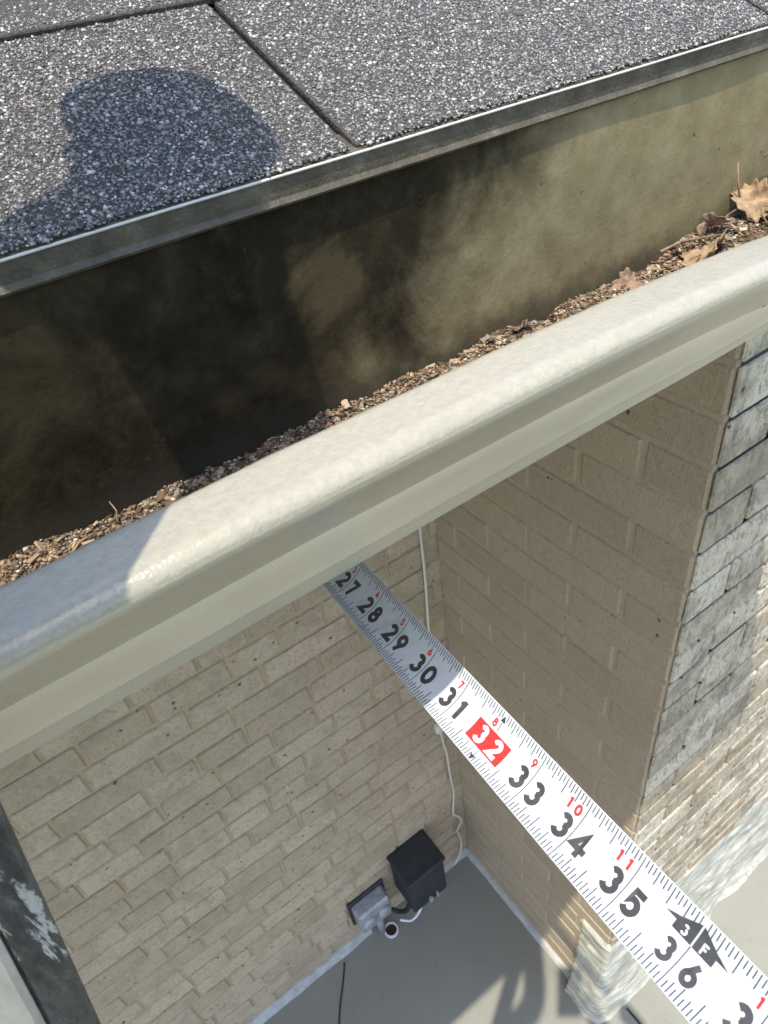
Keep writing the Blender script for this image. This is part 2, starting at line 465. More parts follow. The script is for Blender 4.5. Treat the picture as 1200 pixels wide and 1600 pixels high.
# mineral granules on the shingle faces in view
def pebbles(name, mat, P, N, S, C, parent, flat=.6, kind='stuff'):
    n = len(P); k = 6
    base = np.array([[1, 0, 0], [-1, 0, 0], [0, 1, 0], [0, -1, 0], [0, 0, 1], [0, 0, -1]], dtype=np.float32)
    q = rng.normal(size=(n, 4)); q /= np.linalg.norm(q, axis=1)[:, None]
    w_, x_, y_, z_ = q.T
    Rm = np.stack([1 - 2 * (y_**2 + z_**2), 2 * (x_*y_ - z_*w_), 2 * (x_*z_ + y_*w_), 2 * (x_*y_ + z_*w_), 1 - 2 * (x_**2 + z_**2), 2 * (y_*z_ - x_*w_), 2 * (x_*z_ - y_*w_), 2 * (y_*z_ + x_*w_), 1 - 2 * (x_**2 + y_**2)], axis=1).reshape(n, 3, 3)
    sc3 = rng.uniform(.55, 1.25, size=(n, 1, 3))
    V = base[None] * sc3 * (1 + rng.uniform(-.25, .25, size=(n, 6, 1)))
    V = np.einsum('nij,nkj->nki', Rm, V) * S[:, None, None]
    N = np.asarray(N)[None, None] if np.ndim(N) == 1 else N[:, None]
    dn = (V * N).sum(-1, keepdims=True); V = V - dn * N * (1 - flat)
    V = V + P[:, None]
    F = np.array([[0, 2, 4], [2, 1, 4], [1, 3, 4], [3, 0, 4], [2, 0, 5], [1, 2, 5], [3, 1, 5], [0, 3, 5]])
    Fa = (F[None] + (np.arange(n) * 6)[:, None, None]).reshape(-1, 3)
    me = bpy.data.meshes.new(name)
    me.vertices.add(n * 6); me.vertices.foreach_set('co', V.astype(np.float32).ravel())
    me.loops.add(Fa.size); me.loops.foreach_set('vertex_index', Fa.astype(np.int32).ravel())
    me.polygons.add(len(Fa)); me.polygons.foreach_set('loop_start', (np.arange(len(Fa)) * 3).astype(np.int32))
    me.update(calc_edges=True)
    at = me.color_attributes.new('tone', 'FLOAT_COLOR', 'POINT')
    arr = np.ones((n * 6, 4), dtype=np.float32); arr[:, :3] = np.repeat(C, 6, axis=0); at.data.foreach_set('color', arr.ravel())
    me.materials.append(mat); o = link(bpy.data.objects.new(name, me), parent)
    if kind: o['kind'] = kind
    return o
def palette(n, cols, probs, var=.15):
    idx = rng.choice(len(cols), size=n, p=probs); C = np.array(cols)[idx]
    return np.clip(C * (1 + rng.uniform(-var, var, size=(n, 1))), 0, 1)
NG = 230000
gx = rng.uniform(-.12, .80, NG); gd = rng.uniform(-.0008, .30, NG)
keep = gd < .150 + .0 * gx
keep |= rng.uniform(size=NG) < .8
crs = np.clip((gd // EXP).astype(int), 0, 9)
offx = .1757 + np.where(crs % 2 == 1, TW / 2, 0.0)
ph = np.abs(((gx - offx + TW / 2) % TW) - TW / 2)
keep &= ph > (SLOT / 2 + .0012)
keep &= ((gd - crs * EXP) > .0018) | (crs == 0)
gx = gx[keep]; gd = gd[keep]; crs = crs[keep]; NG = len(gx)
gh = .0012 + .0008 * (crs % 3) + np.where(crs >= 1, np.clip((.03 - (gd - crs * EXP)) / .03, 0, 1) * .0007 + .0007, 0) + rng.uniform(-.0003, .0003, NG)
P = np.array(EO)[None] + gx[:, None] * np.array(RX) + gd[:, None] * np.array(sl) + gh[:, None] * np.array(nr)
S_ = rng.gamma(7, .000105, NG).clip(.0004, .0014)
C = palette(NG, [(.56, .53, .47), (.27, .25, .225), (.15, .14, .128), (.06, .056, .054), (.21, .175, .135)], [.11, .30, .36, .12, .11])
pebbles('granules', M['granule'], P, np.array(nr), S_, C, roof)

# drip edge on the eave
mb = MB(); prof = [(.330, ZD + .0135), (.2855, ZD - .0003), (.2845, ZD - .0012), (.2850, ZD - .0020), (.2852, ZD - .0094), (.2836, ZD - .0116), (.2846, ZD - .0128), (.2868, ZD - .0115), (.2868, ZD - .0010)]
xs = [-2.0] + [i * .01 - .2 for i in range(0, 100)] + [4.6]
def extr(prof, xs, fn=None, closed=True, colf=None):
    m = MB(); n = len(prof); vs = []; cs = []
    for x in xs:
        for i, (y, z) in enumerate(prof):
            p = (x, y, z)
            if fn: p = fn(i, x, y, z)
            vs.append(p); cs.append(colf(i) if colf else (.5,) * 3)
    fs = []
    for i in range(len(xs) - 1):
        for j in range(n if closed else n - 1):
            j2 = (j + 1) % n
            fs.append((i * n + j, (i + 1) * n + j, (i + 1) * n + j2, i * n + j2))
    m.v = vs; m.f = fs; m.c = cs
    if closed: m.f.append(tuple(range(n))); m.f.append(tuple((len(xs) - 1) * n + k for k in range(n - 1, -1, -1)))
    return m
de = extr(prof, xs, lambda i, x, y, z: (x, y + .0004 * noise.noise(Vector((x * 9, i, 0))), z + .0005 * noise.noise(Vector((x * 7, 5, 0))))).build('drip_edge', M['drip'], house)
mb = MB(); mb.tube([(-2.0, .2846, ZD - .0010)] + [(i * .02 - .2, .2846, ZD - .0010 + .0005 * noise.noise(Vector(((i * .02 - .2) * 7, 5, 0)))) for i in range(0, 55)] + [(4.6, .2846, ZD - .001)], .0006, 8)
mb.build('rolled_edge', M['trim'], de, smooth=True)

# ---------------------------------------------------------------- gutter
gut = thing('rain_gutter', 'cream painted metal rain gutter along the eave, dirty and mouldy inside', 'gutter')
T = .0011
# outer skin, from inner lip edge over the nose, cove, crease, lower face, hem, bottom
outer = [(.1630, -.1165), (.1612, -.1122), (.1598, -.1113)]
nl = 9
for i in range(nl + 1):                                     # nearly flat lip, rising a little towards the nose
    t = i / nl; outer.append((.1580 - .0190 * t, -.1109 + .0024 * t))
for i in range(1, 11):
    a_ = R(97 + 98 * i / 11); r = .0050
    outer.append((.1387 + r * math.cos(a_), -.1135 + r * math.sin(a_)))
for i in range(1, 9):
    t = i / 8; outer.append((.1341 + .0268 * t + .0012 * math.sin(t * 3.14), -.1158 - .0318 * t))
outer += [(.1618, -.1490)]
ncre = len(outer)
outer += [(.1634, -.1484), (.1646, -.1494), (.1690, -.1575), (.1760, -.1672), (.1830, -.1768), (.1900, -.1865), (.1960, -.1950), (.2010, -.2030)]
outer += [(.2022, -.2042), (.2028, -.2052), (.2060, -.2105), (.2090, -.2165), (.2120, -.2215)]
nbot = len(outer)
outer += [(.2150, -.2245), (.2200, -.2250), (.2450, -.2252), (.2700, -.2252), (.2868, -.2252)]
inner = [(.2868, -.2240), (.2450, -.2240), (.2160, -.2236), (.2105, -.2150), (.2035, -.2030), (.1780, -.1680), (.1660, -.1480), (.1630, -.1470), (.1368, -.1160), (.1356, -.1135), (.1372, -.1108), (.1395, -.1100), (.1580, -.1124), (.1600, -.1136), (.1618, -.1168)]
prof = outer + inner
def lipwarp(i, x, y, z):
    wgt = 1 - sm(-.125, -.215, z) if False else max(0, min(1, (z + .215) / .09))
    t = max(0, x - .12) / .18
    k = t * t if t < 1 else 2 * t - 1
    dz = -.0078 * min(k, 2.2) * wgt
    dz += .0007 * noise.noise(Vector((x * 11, y * 8, z * 8))) ; dy = .0006 * noise.noise(Vector((x * 9, 3 + y * 8, z * 8)))
    if i == 0 or i == 1: dz += .0006 * noise.noise(Vector((x * 60, 0, 0)))
    return (x, y + dy, z + dz)
xs = [-1.6, -1.2, -.9, -.6] + [-.5 + i * .006 for i in range(0, 191)]
def dirt_shade_f(i):  # cove and crease shade painted in; lip toned down, lower face kept bright
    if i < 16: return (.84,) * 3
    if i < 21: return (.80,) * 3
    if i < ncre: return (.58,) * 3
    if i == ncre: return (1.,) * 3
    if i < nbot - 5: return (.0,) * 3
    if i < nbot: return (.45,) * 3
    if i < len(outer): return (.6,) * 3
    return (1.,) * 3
g = extr(prof, xs, lipwarp, colf=dirt_shade_f).build('gutter_front', M['gutter'], gut, smooth=True, colname='dirt')
npf = len(prof); SH = {ncre - 1, ncre, ncre + 1, nbot - 6, nbot - 5, nbot - 4, nbot - 1, 0, len(outer) - 1, len(outer)}
for e_ in g.data.edges:
    a_, b_ = e_.vertices
    if a_ % npf == b_ % npf and a_ % npf in SH: e_.use_edge_sharp = True
# rust / dirt spots hanging along the crease
mb = MB()
for i in range(60):
    x = rnd.uniform(-.1, .5); y = .1626; z = -.1488
    p = lipwarp(5, x, y, z); s_ = rnd.uniform(.00015, .00045) * (1.8 if rnd.random() < .15 else 1)
    mb.box((p[0] - s_ * rnd.uniform(1, 3), p[1] - .0006 - s_ * .5, p[2] - s_ * .8), (p[0] + s_ * rnd.uniform(1, 3), p[1] + s_ * .4, p[2] + s_ * .4), s_ * .3)
q = NT('rust', .9, .1); q.base((.06, .04, .025)); 
mb.build('rust_spots', q.m, gut)['kind'] = 'stuff'
# back panel
mb = MB(); vs = []; fs = []
xs2 = [-1.6 + .1 * i for i in range(14)] + [-.25 + .01 * i for i in range(90)]
zs = [-.2240 + i * .0055 for i in range(27)]
xs2 = [x for x in xs2 if x <= .64]
m = MB()
for x in xs2:
    for z in zs:
        m.v.append((x, .2870 + .0012 * noise.noise(Vector((x * 6, z * 14, 0))) - .0005, z)); m.c.append((0, 0, 0))
nz = len(zs)
for i in range(len(xs2) - 1):
    for j in range(nz - 1):
        a_ = i * nz + j; m.f.append((a_, a_ + nz, a_ + nz + 1, a_ + 1))
bp = m.build('back_panel', M['mould'], gut, smooth=True)
sol = bp.modifiers.new('s', 'SOLIDIFY'); sol.thickness = .0009; sol.offset = -1
# end cap at the right end
mb = MB(); endp = [(y, z) for (y, z) in outer] + [(.2868, -.09)]
ev = [lipwarp(5, .6405, y, z) for (y, z) in endp]; n_ = len(ev)
mb.add(ev + [(p[0] + .001, p[1], p[2]) for p in ev], [tuple(range(n_)), tuple(range(2 * n_ - 1, n_ - 1, -1))] + [(i, n_ + i, n_ + (i + 1) % n_, (i + 1) % n_) for i in range(n_)])
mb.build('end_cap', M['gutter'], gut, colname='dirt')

# ---------------------------------------------------------------- debris in the gutter
def deb_z(x, y):
    b = -.1925 + .014 * sm(.36, .52, x) + .004 * sm(.25, .12, x) * 0
    b += .0045 * noise.noise(Vector((x * 22, y * 22, 1))) + .003 * noise.noise(Vector((x * 70, y * 70, 2))) + .0012 * noise.noise(Vector((x * 220, y * 220, 4)))
    b += .004 * sm(.27, .287, y) * (noise.noise(Vector((x * 30, 0, 8))) + .2)
    b -= .022 * sm(.25, .215, y)
    return b
m = MB(); nx, ny = 420, 60
xr = np.linspace(-.25, .638, nx); yr = np.linspace(.216, .2862, ny)
for x in xr:
    for y in yr: m.v.append((x, y, deb_z(x, y))); m.c.append((0, 0, 0))
for i in range(nx - 1):
    for j in range(ny - 1):
        a_ = i * ny + j; m.f.append((a_, a_ + ny, a_ + ny + 1, a_ + 1))
deb = m.build('gutter_debris', M['soil']); tag(deb, 'brown decayed leaf crumbs and shingle grit lying in the gutter', 'debris', kind='stuff')
ND = 42000
dx = rng.uniform(-.2, .635, ND); dy = .2865 - np.abs(rng.normal(0, .022, ND)); dy = np.clip(dy, .225, .2862)
dz = np.array([deb_z(a_, b_) for a_, b_ in zip(dx, dy)]) + rng.uniform(-.0004, .0012, ND)
SS = rng.gamma(3, .00026, ND).clip(.0003, .0030)
Cc = palette(ND, [(.34, .255, .165), (.20, .14, .085), (.09, .065, .04), (.50, .45, .36), (.26, .24, .20), (.28, .16, .09)], [.24, .28, .22, .08, .10, .08], .3)
pebbles('debris_crumbs', M['bits'], np.stack([dx, dy, dz], 1), np.array([0, 0, 1.]), SS, Cc, deb, flat=.55)
# chips: thin curled bark flakes
m = MB()
for i in range(1100):
    x = rnd.uniform(-.15, .63); y = .286 - abs(rnd.gauss(0, .018)); y = max(.228, min(.284, y)); z = deb_z(x, y) + rnd.uniform(0, .0022)
    L = rnd.uniform(.0008, .0030); W_ = L * rnd.uniform(.25, .7)
    Mx = Matrix.Rotation(rnd.uniform(0, 6.28), 3, 'Z') @ Matrix.Rotation(rnd.gauss(0, .45), 3, 'X') @ Matrix.Rotation(rnd.gauss(0, .35), 3, 'Y')
    t = rnd.choice([(.34, .25, .155), (.22, .15, .09), (.12, .08, .05), (.42, .33, .22), (.24, .205, .165), (.08, .06, .04)]); k = rnd.uniform(.8, 1.2)
    m.box((x - L, y - W_, z - .0003), (x + L, y + W_, z + .0003), .00015, tuple(a_ * k for a_ in t), Mx, jit=L * .22)
ch = m.build('bark_chips', M['bits'], deb, colname='tone'); ch['kind'] = 'stuff'

# dry leaves, stems
def leaf(label, x, y, dz, rz, tilt, roll, size, mat, curl=1., lobes=5, seed=0):
    r2 = random.Random(seed); m = MB(); na, nrr = 64, 9
    vs = [(0, 0, 0)]
    for a in range(na):
        th = 2 * math.pi * a / na
        l_ = .78 + .22 * abs(math.cos(lobes * th / 2)) ** .8 + .10 * noise.noise(Vector((math.cos(th) * 3, math.sin(th) * 3, seed)))
        l_ *= (1 + .12 * math.sin(th * 13 + seed)) * (1.15 if math.cos(th) > .6 else 1)
        ex = 1.0; ey = .68
        for k in range(1, nrr + 1):
            t = k / nrr; u = math.cos(th) * l_ * t * ex; v = math.sin(th) * l_ * t * ey
            zz = curl * (.35 * v * v - .22 * u * u) + .22 * noise.noise(Vector((u * 2.4 + seed, v * 2.4, seed))) + .05 * noise.noise(Vector((u * 9, v * 9, seed))) + .05 * abs(v) - .03 * math.exp(-(v * 14) ** 2)
            if t > .7: zz += .35 * (t - .7) * math.sin(th * 3 + seed) * curl
            vs.append((u, v, zz))
    fs = []
    for a in range(na):
        b = (a + 1) % na; fs.append((0, 1 + a * nrr, 1 + b * nrr))
        for k in range(nrr - 1): fs.append((1 + a * nrr + k, 2 + a * nrr + k, 2 + b * nrr + k, 1 + b * nrr + k))
    Mx = Matrix.Rotation(rz, 3, 'Z') @ Matrix.Rotation(tilt, 3, 'Y') @ Matrix.Rotation(roll, 3, 'X')
    vs = [Mx @ (Vector(p) * size) for p in vs]
    m.add(vs, fs); o = m.build('dry_leaf', mat, smooth=True); o.location = (x, y, deb_z(x, y) + dz)
    s_ = o.modifiers.new('s', 'SOLIDIFY'); s_.thickness = .00035
    st = MB(); p0 = Mx @ (Vector((-.6, 0, 0)) * size); p1 = Mx @ (Vector((-1.25, .12, .12)) * size)
    st.tube([p0, (p0 + p1) / 2 + Vector((0, .0006, 0)), p1], [.0006, .0005, .0004], 6); st.build('stem', M['leaf_brown'], o)
    return tag(o, label, 'leaf', 'dry leaves lying on the gutter debris')
leaf('large pale tan dry leaf with rolled edge, left of the leaf pile', .408, .262, .0065, .45, .12, -.55, .0215, M['leaf_tan'], .9, 5, 2)
leaf('tan dry leaf standing up at the right edge of the photo, tallest in the pile', .470, .272, .0120, 1.3, -.5, -.55, .0165, M['leaf_tan'], 1.3, 5, 5)
leaf('tan dry leaf lowest in the pile, touching the right photo edge', .480, .250, .0090, -.3, .2, -.4, .0175, M['leaf_tan'], .8, 3, 9)
leaf('curled brown dry leaf with dark hollow at the back of the pile', .437, .277, .0075, 2.2, .5, .6, .0120, M['leaf_brown'], 1.9, 3, 4)
leaf('small brown dry leaf crumpled beside the large pale leaf', .352, .274, .0040, 2.8, .2, -.5, .0105, M['leaf_brown'], 1.5, 3, 7)
leaf('small brown leaf scrap against the back panel mid gutter', .268, .280, .0030, .2, .3, -.7, .0070, M['leaf_brown'], 1.4, 3, 12)
def twig(label, pts, r0, mat):
    m = MB(); n = len(pts); m.tube(pts, [r0 * (1 - .6 * i / (n - 1)) for i in range(n)], 7)
    return tag(m.build('twig', mat, smooth=True), label, 'twig', 'twigs and stems in the gutter')
zt = deb_z(.40, .27)
twig('curved dark leaf stem lying along the large pale leaf', [(.388, .279, zt + .010), (.405, .277, zt + .012), (.425, .272, zt + .010), (.440, .270, zt + .008)], .0011, M['leaf_brown'])
zt = deb_z(.47, .28)
twig('pale pointed stem sticking up from the pile at the right edge', [(.468, .278, zt + .006), (.466, .282, zt + .020), (.462, .283, zt + .036)], .0010, M['leaf_tan'])
twig('thin dark stem arching against the back panel at the far right edge', [(.492, .283, -.150), (.505, .281, -.140), (.52, .280, -.138), (.54, .28, -.145)], .0008, M['leaf_brown'])
zt = deb_z(.19, .27)
twig('thin reddish needle lying on crumbs at the middle of the gutter', [(.168, .270, zt + .003), (.185, .277, zt + .0045), (.20, .280, zt + .005)], .0005, M['leaf_tan'])
zt = deb_z(.02, .28)
twig('tiny upright sprout stem by the mould at the left of the gutter', [(.022, .280, zt), (.024, .283, zt + .006), (.023, .284, zt + .011)], .0006, M['leaf_tan'])
zt = deb_z(.0, .27)
twig('short reddish chip of stem on crumbs at the left edge', [(-.002, .270, zt + .003), (.004, .274, zt + .005), (.012, .276, zt + .0045)], .0008, M['leaf_tan'])

# ---------------------------------------------------------------- tape measure
tape = thing('tape_measure', 'extended white tape measure blade with black inch numbers running out under the gutter', 'tape measure')
L32 = np.array([.09440028, .12907645, -.26911771]); DD = np.array([-.00217891, -.0251606, .00271233]); WW = np.array([.02267905, 2.6e-05, .01130858]); QQ = np.array([-1.27e-05, .000176806, .00016078])
CU = .0031
def tp(s, w_, h=0.):
    k = s - 32
    if k < -5: P = L32 - 5 * DD + 12.5 * QQ + (k + 5) * (DD - 5 * QQ)
    else: P = L32 + k * DD + .5 * k * k * QQ
    D = DD + max(k, -5) * QQ; n = np.cross(WW, D) ; n = n / np.linalg.norm(n)
    if n[2] < 0: n = -n
    sag = CU * 4 * w_ * (1 - w_)
    # local surface normal leans with the curve
    g = -(CU * 4 * (1 - 2 * w_)) / np.linalg.norm(WW)
    nn = n - g * WW / np.linalg.norm(WW); nn /= np.linalg.norm(nn)
    return P + w_ * WW - n * sag + nn * h
m = MB(); sL = [1.3 + i * .25 for i in range(0, 154)]; NW = 16
for s in sL:
    for j in range(NW + 1): m.v.append(tuple(tp(s, j / NW))); m.c.append((0,) * 3)
for i in range(len(sL) - 1):
    for j in range(NW):
        a_ = i * (NW + 1) + j; m.f.append((a_, a_ + 1, a_ + NW + 2, a_ + NW + 1))
blade = m.build('blade', M['tape'], tape, smooth=True)
so_ = blade.modifiers.new('s', 'SOLIDIFY'); so_.thickness = .00016; so_.offset = -1
# make sure the solidified shell lies below the printed side
me = blade.data; me.update()
if me.polygons[100].normal.z < 0: me.flip_normals()
me.update()
def q2(m, a, b, c_, d, h):
    vs = [tp(*a, h), tp(*b, h), tp(*c_, h), tp(*d, h)]
    n = (Vector(vs[1]) - Vector(vs[0])).cross(Vector(vs[2]) - Vector(vs[0]))
    m.add([tuple(v) for v in vs], [(0, 1, 2, 3) if n.z > 0 else (3, 2, 1, 0)])
def ribbon(m, pts, t, h, closed=False):
    """pts (s, w) polyline in inches, stroke width t"""
    P2 = [Vector((p[0], p[1])) for p in pts]; n = len(P2); Lf = []; Rt = []
    for i in range(n):
        if closed: a, b = P2[(i - 1) % n], P2[(i + 1) % n]
        else: a, b = P2[max(i - 1, 0)], P2[min(i + 1, n - 1)]
        if (closed or 0 < i < n - 1):
            d1 = (P2[i] - a).normalized(); d2 = (b - P2[i]).normalized()
            n1 = Vector((-d1.y, d1.x)); n2 = Vector((-d2.y, d2.x)); mm_ = (n1 + n2)
            mm_ = mm_.normalized() if mm_.length > 1e-4 else n1
            k = 1 / max(.45, mm_.dot(n1))
        else:
            d1 = (b - a).normalized(); mm_ = Vector((-d1.y, d1.x)); k = 1
        Lf.append(P2[i] + mm_ * t / 2 * k); Rt.append(P2[i] - mm_ * t / 2 * k)
    rg = range(n if closed else n - 1)
    for i in rg:
        j = (i + 1) % n
        q2(m, Lf[i], Lf[j], Rt[j], Rt[i], h)
def arc(cx, cy, rx, ry, a0, a1, n=14): return [(cx + rx * math.cos(R(a0 + (a1 - a0) * i / n)), cy + ry * math.sin(R(a0 + (a1 - a0) * i / n))) for i in range(n + 1)]
T_ = .20
G = {
 '0': [(arc(0, 0, .25, .40, 0, 342, 19), True)],
 '1': [([(-.17, .24), (.02, .395), (.02, .395)][:2], False), ([(.03, .5), (.03, -.5)], False)],
 '2': [(arc(0, .18, .215, .22, 165, -38, 12) + [(-.20, -.40), (.31, -.40)], False)],
 '3': [(arc(-.01, .20, .19, .20, 150, -80, 12), False), (arc(0, -.16, .23, .24, 80, -155, 14), False)],
 '4': [([(.10, -.5), (.10, .42), (-.26, -.17), (.36, -.17)], False)],
 '5': [([(.27, .40), (-.10, .40), (-.16, .02)] + arc(.0, -.14, .23, .26, 125, -150, 14), False)],
 '6': [(arc(0, -.15, .22, .25, 0, 342, 19), True), ([(-.16, -.03), (.12, .5)], False)],
 '7': [([(-.28, .40), (.20, .40), (-.08, -.5)], False)],
 '8': [(arc(0, .21, .17, .19, 0, 342, 19), True), (arc(0, -.17, .22, .23, 0, 342, 19), True)],
 '9': [(arc(0, .15, .22, .25, 0, 342, 19), True), ([(.16, .03), (-.12, -.5)], False)],
 'F': [([(-.18, -.5), (-.18, .5)], False), ([(-.14, .41), (.26, .41)], False), ([(-.14, .02), (.2, .02)], False)],
}
HH = [.00005]
def glyph(m, ch, s, w_, size, tk=T_, base=.00005, wide=1.0):
    for k, (st, cl) in enumerate(G[ch]):
        ribbon(m, [(s + p[0] * size * wide, w_ + p[1] * size) for p in st], tk * size, base + k * .00003, cl)
big = MB(); red = MB(); tick = MB(); redbox = MB(); wht = MB(); blk = MB()
for s in range(26, 41):
    big = MB(); red = MB(); redbox = MB(); wht = MB(); blk = MB(); blk2 = MB(); wht2 = MB()
    t_ = str(s); hh = .37; wc = .43
    if s == 36: wc = .36; hh = .30
    dst = wht if s % 16 == 0 else big
    hb = .00016 if dst is wht else .00005
    glyph(dst, t_[0], s - .185, wc, hh * (.86 if dst is wht else 1), .245, hb, 1.05)
    glyph(dst, t_[1], s + .190, wc, hh * (.86 if dst is wht else 1), .245, hb, 1.05)
    if s % 16 == 0:
        for i in range(6):
            a0 = s - .42 + .84 * i / 6; a1 = s - .42 + .84 * (i + 1) / 6
            for (w0, w1) in ((.235, .36), (.36, .49), (.49, .625)): q2(redbox, (a0, w0), (a1, w0), (a1, w1), (a0, w1), .00009)
        for (w0, w1, d_) in ((.225, .11, -1), (.66, .83, 1)):
            q2(tick, (s - .008, w0), (s + .008, w0), (s + .008, w1), (s - .008, w1), .00004)
            q2(blk if d_ < 0 else blk2, (s - .055, w1), (s + .055, w1), (s + .004, w1 + .10 * d_), (s - .004, w1 + .10 * d_), .00008)
    r = s - 24 if s < 36 else s - 36
    if r == 0: pass
    else:
        rs = str(r); 
        if len(rs) == 1: glyph(red, rs, s - .12, .745, .150, .22, .00005)
        else:
            glyph(red, rs[0], s - .30, .745, .165, .24, .00005); glyph(red, rs[1], s - .13, .745, .165, .24, .00005)
    if s == 36:
        for half in (-1, 1):
            g0 = .012 * half
            q2(blk, (s + g0, .60), (s + .30 * half, .60), (s + .30 * half, .715), (s + g0, .80), .00007)
            q2(blk, (s + g0, .79), (s + .30 * half, .71), (s + .30 * half, .765), (s + g0, .90), .00007 + .00002)
            q2(blk, (s + .30 * half, .705), (s + .47 * half, .705), (s + .47 * half, .709), (s + .30 * half, .77), .00005)
        glyph(wht, '3', s - .150, .69, .135, .20, .00018); glyph(wht2, 'F', s + .140, .69, .135, .20, .00018)
    for mbx, nm, mt in ((big, 'black_number', 'ink'), (red, 'red_number', 'red'), (redbox, 'red_block', 'red'), (wht, 'white_number', 'white'), (wht2, 'white_letter', 'white'), (blk, 'black_arrow', 'ink'), (blk2, 'black_arrow', 'ink')):
        if mbx.v: mbx.build(nm, M[mt], blade)
    # full inch line in short pieces that follow the curve
    if s % 16:
        w_end = .985 if s != 36 else .60
        steps = 14
        for i in range(steps):
            w0 = .0 + w_end * i / steps; w1 = w_end * (i + 1) / steps
            q2(tick, (s - .0085, w0), (s + .0085, w0), (s + .0085, w1), (s - .0085, w1), .00003)
    for j in range(1, 16):
        ln = .115 if j % 2 else (.155 if j % 4 else (.20 if j % 8 else .25))
        q2(tick, (s + j / 16 - .0095, .012), (s + j / 16 + .0095, .012), (s + j / 16 + .0095, .012 + ln), (s + j / 16 - .0095, .012 + ln), .00003)
    nn_ = 16
    for j in range(1, nn_):
        ln = .12 if j % 2 else (.15 if j % 4 else (.20 if j % 8 else .25))
        for (w0, w1) in ((.99, .99 - ln / 2), (.99 - ln / 2, .99 - ln)):
            q2(tick, (s + j / nn_ - .0095, w0), (s + j / nn_ + .0095, w0), (s + j / nn_ + .0095, w1), (s + j / nn_ - .0095, w1), .00003)
tick.build('tick_marks', M['tick'], blade)
# case (held back past the frame) and hook
cm = Vector(tp(41.6, .5)); dvec = Vector(-DD).normalized(); 
mb = MB(); Mx = Matrix.Rotation(-.1, 3, 'X')
mb.box(cm + Vector((-.017, -.085, -.012)), cm + Vector((.017, .0, .066)), .012, None, None); cs_ = mb.build('case', M['blackbox'], tape)
mb = MB(); hp = Vector(tp(1.3, .5)); mb.box(hp + Vector((-.012, .0, -.012)), hp + Vector((.012, .0015, .006)), .0005); mb.build('end_hook', M['grey'], tape)

# ---------------------------------------------------------------- cable down the inner corner
cab = [(.598, .905, -.262), (.600, .911, -.70), (.597, .9145, -.95), (.594, .913, -1.10), (.588, .9145, -1.28), (.586, .913, -1.42), (.584, .9145, -1.60), (.590, .912, -1.74), (.5975, .914, -1.79), (.600, .911, -1.93), (.607, .914, -2.02), (.5935, .909, -2.12), (.596, .905, -2.135), (.610, .900, -2.165), (.611, .899, -2.19), (.594, .903, -2.235), (.590, .908, -2.25)]
def smoothpath(pts, sub=6):
    P_ = [Vector(p) for p in pts]; out = []
    for i in range(len(P_) - 1):
        p0 = P_[max(i - 1, 0)]; p1 = P_[i]; p2 = P_[i + 1]; p3 = P_[min(i + 2, len(P_) - 1)]
        for k in range(sub):
            t = k / sub
            out.append(.5 * ((2 * p1) + (p2 - p0) * t + (2 * p0 - 5 * p1 + 4 * p2 - p3) * t * t + (3 * p1 - p0 - 3 * p2 + p3) * t ** 3))
    out.append(P_[-1]); return out
wire = thing('cable', 'thin cream cable running down the inner brick corner behind the tape', 'cable')
mb = MB(); mb.tube(smoothpath(cab, 5), .0033, 8); mb.build('cable_line', M['wire'], wire, smooth=True)
mb = MB(); mb.box((.568, .900, -1.668), (.596, .9205, -1.632), .005); mb.build('cable_clip', M['wire'], wire)
mb = MB(); mb.tube(smoothpath([(.60, .906, -2.25), (.605, .900, -2.33), (.590, .895, -2.38), (.565, .895, -2.42)], 5), .003, 8); mb.build('cable_tail', M['wire'], wire, smooth=True)

# ---------------------------------------------------------------- black box on the wall
tb = thing('transformer_box', 'black plastic transformer box mounted low on the brick wall in the inner corner', 'box')
mb = MB(); mb.box((.352, .812, -2.300), (.478, .9185, -2.112), .004); bd = mb.build('housing', M['blackbox'], tb)
mb = MB(); mb.box((.346, .806, -2.1115), (.484, .9190, -2.100), .004); mb.build('lid', M['blackbox'], tb)
mb = MB(); mb.box((.405, .800, -2.285), (.418, .8115, -2.262), .002); mb.box((.432, .800, -2.285), (.440, .8115, -2.262), .002); mb.build('latch', M['grey'], tb)
mb = MB(); mb.tube(smoothpath([(.372, .86, -2.30), (.362, .862, -2.345), (.345, .858, -2.36), (.325, .862, -2.345), (.306, .868, -2.31)], 5), .0075, 9); mb.build('power_cord', M['blackbox'], tb, smooth=True)
mb = MB(); mb.tube(smoothpath([(.40, .835, -2.30), (.375, .825, -2.34), (.340, .822, -2.35), (.310, .835, -2.325)], 5), .004, 9); mb.build('white_lead', M['cap'], tb, smooth=True)

ob = thing('outlet_box', 'weathered grey metal outlet box with two round covers beside the black box', 'outlet')
mb = MB(); mb.box((.197, .868, -2.330), (.307, .9185, -2.215), .007); mb.build('housing', M['grey'], ob)
mb = MB(); mb.box((.188, .9115, -2.3345), (.316, .9195, -2.195), .002); mb.build('back_plate', M['blackbox'], ob)
for x_ in (.225, .279):
    mb = MB(); n = 20
    rings = [(.000, .023), (.006, .023), (.011, .019), (.013, .010), (.0135, .0005)]
    vs = []; fs = []
    for (o, r) in rings:
        for k in range(n): vs.append((x_ + r * math.cos(2 * math.pi * k / n), .8675 - o, -2.268 + r * math.sin(2 * math.pi * k / n)))
    for i in range(len(rings) - 1):
        for k in range(n): fs.append((i * n + k, i * n + (k + 1) % n, (i + 1) * n + (k + 1) % n, (i + 1) * n + k))
    mb.add(vs, fs); mb.build('cover', M['grey'], ob, smooth=True)
mb = MB(); mb.tube([(.262, .89, -2.331), (.262, .888, ZG + .012)], .012, 14); mb.build('conduit', M['grey'], ob, smooth=True)
